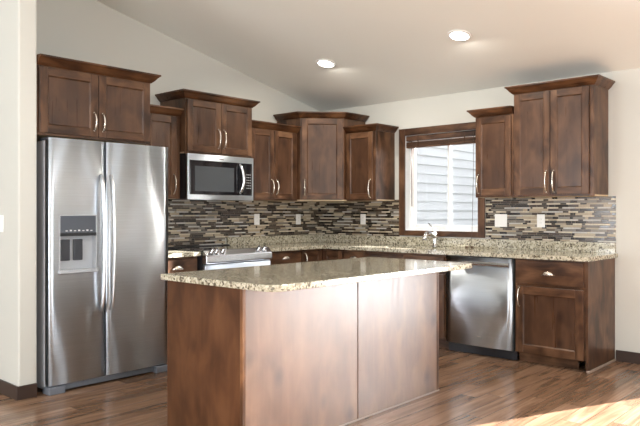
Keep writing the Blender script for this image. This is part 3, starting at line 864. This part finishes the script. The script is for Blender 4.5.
# ------------------------------------------------------------------ range (slide-in)
t = thing('range', 'stainless slide-in range with front knobs and black glass cooktop', 'stove', (0.0, -2.166, 0), A90)
RW = 0.762
boxes('body', BLACK, t, [(0.002, RW - 0.002, -0.645, -0.020, 0.02, 0.895)])
boxes('cooktop', BLACKG, t, [(-0.004, RW + 0.004, -0.655, -0.075, 0.9055, 0.916)], 0.003)
boxes('rear_vent_trim', BLACK, t, [(0.0, RW, -0.075, -0.010, 0.9055, 0.926)], 0.004)
bm = bmesh.new(); extrude_profile(bm, [(-0.645, 0.918), (-0.662, 0.918), (-0.708, 0.872), (-0.712, 0.812), (-0.700, 0.800), (-0.645, 0.800)], 0.0, RW); cp = obj('control_panel', bm, PANEL, t, 0.005)
for x in (0.075, 0.125, 0.195, 0.610, 0.680):
    bm = bmesh.new(); lathe(bm, [(0.024, 0.0), (0.024, 0.008), (0.019, 0.012), (0.017, 0.034), (0.014, 0.038)], (0, 0, 0), 'Z', 16)
    box(bm, -0.004, 0.004, -0.017, 0.017, 0.036, 0.043)
    o = obj('knob', bm, STEELP, cp); o.location = (x, -0.684, 0.896); o.rotation_euler = (math.radians(35), 0, 0)
d = boxes('oven_door', STEEL, t, [(0.004, RW - 0.004, -0.690, -0.646, 0.215, 0.790)], 0.006)
boxes('oven_window', BLACKG, d, [(0.10, RW - 0.10, -0.6915, -0.689, 0.33, 0.63)])
bm = bmesh.new(); tube(bm, [(0.06, -0.688, 0.735), (0.065, -0.735, 0.738), (0.09, -0.748, 0.74), (RW / 2, -0.748, 0.74), (RW - 0.09, -0.748, 0.74), (RW - 0.065, -0.735, 0.738), (RW - 0.06, -0.688, 0.735)], 0.012, 10); obj('handle', bm, STEELP, d)
boxes('drawer', STEEL, t, [(0.004, RW - 0.004, -0.690, -0.646, 0.06, 0.205)], 0.006)
each('foot', BLACK, t, [(0.03, 0.07, -0.62, -0.58, 0, 0.02), (RW - 0.07, RW - 0.03, -0.62, -0.58, 0, 0.02), (0.03, 0.07, -0.10, -0.06, 0, 0.02), (RW - 0.07, RW - 0.03, -0.10, -0.06, 0, 0.02)])

# ------------------------------------------------------------------ dishwasher
t = thing('dishwasher', 'stainless dishwasher under the granite worktop', 'dishwasher', (2.142, 0, 0))
DW = 0.672
boxes('tub', BLACK, t, [(0.006, DW - 0.006, -0.585, -0.02, 0.09, 0.862)])
bm = bulged_door('door', 0.012, DW - 0.012, 0.088, 0.858, -0.612, -0.586, None, bulge=0.006); d = obj('door', bm, STEEL, t)
bm = bmesh.new(); extrude_profile(bm, [(-0.616, 0.826), (-0.634, 0.822), (-0.640, 0.806), (-0.636, 0.788), (-0.622, 0.780), (-0.616, 0.784)], 0.175, DW - 0.035); obj('handle', bm, STEELP, d, 0.003)
boxes('badge', plain('pale_badge', (.62, .62, .64), 0.4), d, [(0.330, 0.362, -0.6195, -0.6172, 0.170, 0.176)])
boxes('kick_plate', TOE, t, [(0.004, DW + 0.004, -0.560, -0.545, 0.004, 0.086)])

# ------------------------------------------------------------------ window blind (raised) with cord
t = thing('window_blind', 'dark wooden blind pulled up at the top of the window', 'blind', ((WX0 + WX1) / 2, 0.0, WZ1))
hw = (WX1 - WX0) / 2 - 0.008
boxes('headrail', BLINDM, t, [(-hw, hw, 0.004, 0.050, -0.060, -0.008)], 0.004)
each('slat', BLINDM, t, [(-hw + 0.004, hw - 0.004, 0.003, 0.052, -0.117 + 0.0065 * k, -0.1125 + 0.0065 * k) for k in range(7)])
boxes('bottom_rail', BLINDM, t, [(-hw + 0.004, hw - 0.004, 0.002, 0.053, -0.134, -0.1185)], 0.003)
each('ladder_tape', BLINDM, t, [(x - 0.006, x + 0.006, 0.0005, 0.0018, -0.125, -0.010) for x in (-0.28, 0.28)])
cx = 2.072 - (WX0 + WX1) / 2
bm = bmesh.new(); tube(bm, [(cx, -0.004, -0.03), (cx + 0.002, -0.010, -0.5), (cx, -0.030, -1.0), (cx - 0.004, -0.042, WZ0 - WZ1 - 0.115), (cx - 0.010, -0.060, CT1 + 0.006 - WZ1)], 0.0022, 6); obj('pull_cord', bm, plain('brown_cord', (.10, .07, .05), 0.7), t)
for dx in (-0.045, 0.005):
    bm = bmesh.new(); lathe(bm, [(0.004, 0), (0.009, 0.012), (0.007, 0.034), (0.003, 0.040)], (cx + dx, -0.075 + dx * 0.3, CT1 + 0.009 - WZ1), 'X', 10)
    obj('cord_tassel', bm, BLINDM, t)
wx = WX0 + 0.050 - (WX0 + WX1) / 2
bm = bmesh.new(); tube(bm, [(wx, 0.045, -0.05), (wx, 0.05, -0.75)], 0.004, 8); obj('tilt_wand', bm, BLINDM, t)

# ------------------------------------------------------------------ outlets and switches
def plate(label, loc, rz, w, h, kind, cat):
    t = thing('wall_switch' if kind == 'toggle' else 'wall_outlet', label, cat, loc, rz, 'white wall plates')
    bm = bmesh.new(); box(bm, -w / 2, w / 2, -0.006, 0, -h / 2, h / 2); obj('cover_plate', bm, PLATE, t, 0.003)
    n = max(1, round(w / 0.075))
    for i in range(n):
        x = (i - (n - 1) / 2) * 0.046
        if kind == 'toggle':
            boxes('toggle', PLATE, t, [(x - 0.016, x + 0.016, -0.009, -0.006, -0.033, 0.033)], 0.0015)
        else:
            o = boxes('receptacle', PLATE, t, [(x - 0.016, x + 0.016, -0.008, -0.006, -0.033, 0.033)], 0.0015)
            each('slot', SLOT, o, [(x + s * 0.006 - 0.001, x + s * 0.006 + 0.001, -0.0084, -0.0079, z, z + 0.008) for s in (-1, 1) for z in (-0.022, 0.012)])
plate('white double switch plate on mosaic tile right of the window', (2.374, -0.0082, 1.172), 0, 0.128, 0.120, 'toggle', 'switch')
plate('white outlet plate on mosaic tile below the tall right cabinet', (2.777, -0.0082, 1.172), 0, 0.076, 0.118, 'outlet', 'outlet')
plate('white outlet plate on mosaic tile between corner and window', (0.668, -0.0082, 1.172), 0, 0.074, 0.116, 'outlet', 'outlet')
plate('white outlet plate on mosaic tile just right of the range', (0.0082, -0.993, 1.174), A90, 0.074, 0.116, 'outlet', 'outlet')
plate('white outlet plate on mosaic tile left of the corner', (0.0082, -0.376, 1.170), A90, 0.074, 0.116, 'outlet', 'outlet')
plate('white light switch on the plain wall left of the refrigerator', (0.568, -3.7842, 1.172), 0, 0.074, 0.118, 'toggle', 'switch')

# ------------------------------------------------------------------ recessed ceiling lights
def can(label, x, y):
    t = thing('recessed_light', label, 'ceiling light', (x, y, 2.44 - 0.228 * y), 0, 'recessed ceiling lights')
    t.rotation_euler = (-math.atan(0.228), 0, 0)
    bm = bmesh.new(); lathe(bm, [(0.098, -0.001), (0.097, -0.008), (0.078, -0.012), (0.078, -0.003)], seg=32); obj('trim_ring', bm, plain('white_lamp_trim', (.85, .84, .82), 0.4), t)
    bm = bmesh.new(); lathe(bm, [(0.077, -0.004), (0.077, -0.010), (0.02, -0.013)], seg=32); obj('lens', bm, LAMP, t)
    light('can_light_glow', 'AREA', 9, (x, y, 2.44 - 0.228 * y - 0.03), (0, 0, -1), (1, .93, .82), 0.14, 0.14)
can('round lit recessed ceiling light nearer the left wall', 1.076, -1.048)
can('round lit recessed ceiling light nearer the right side', 2.568, -1.062)
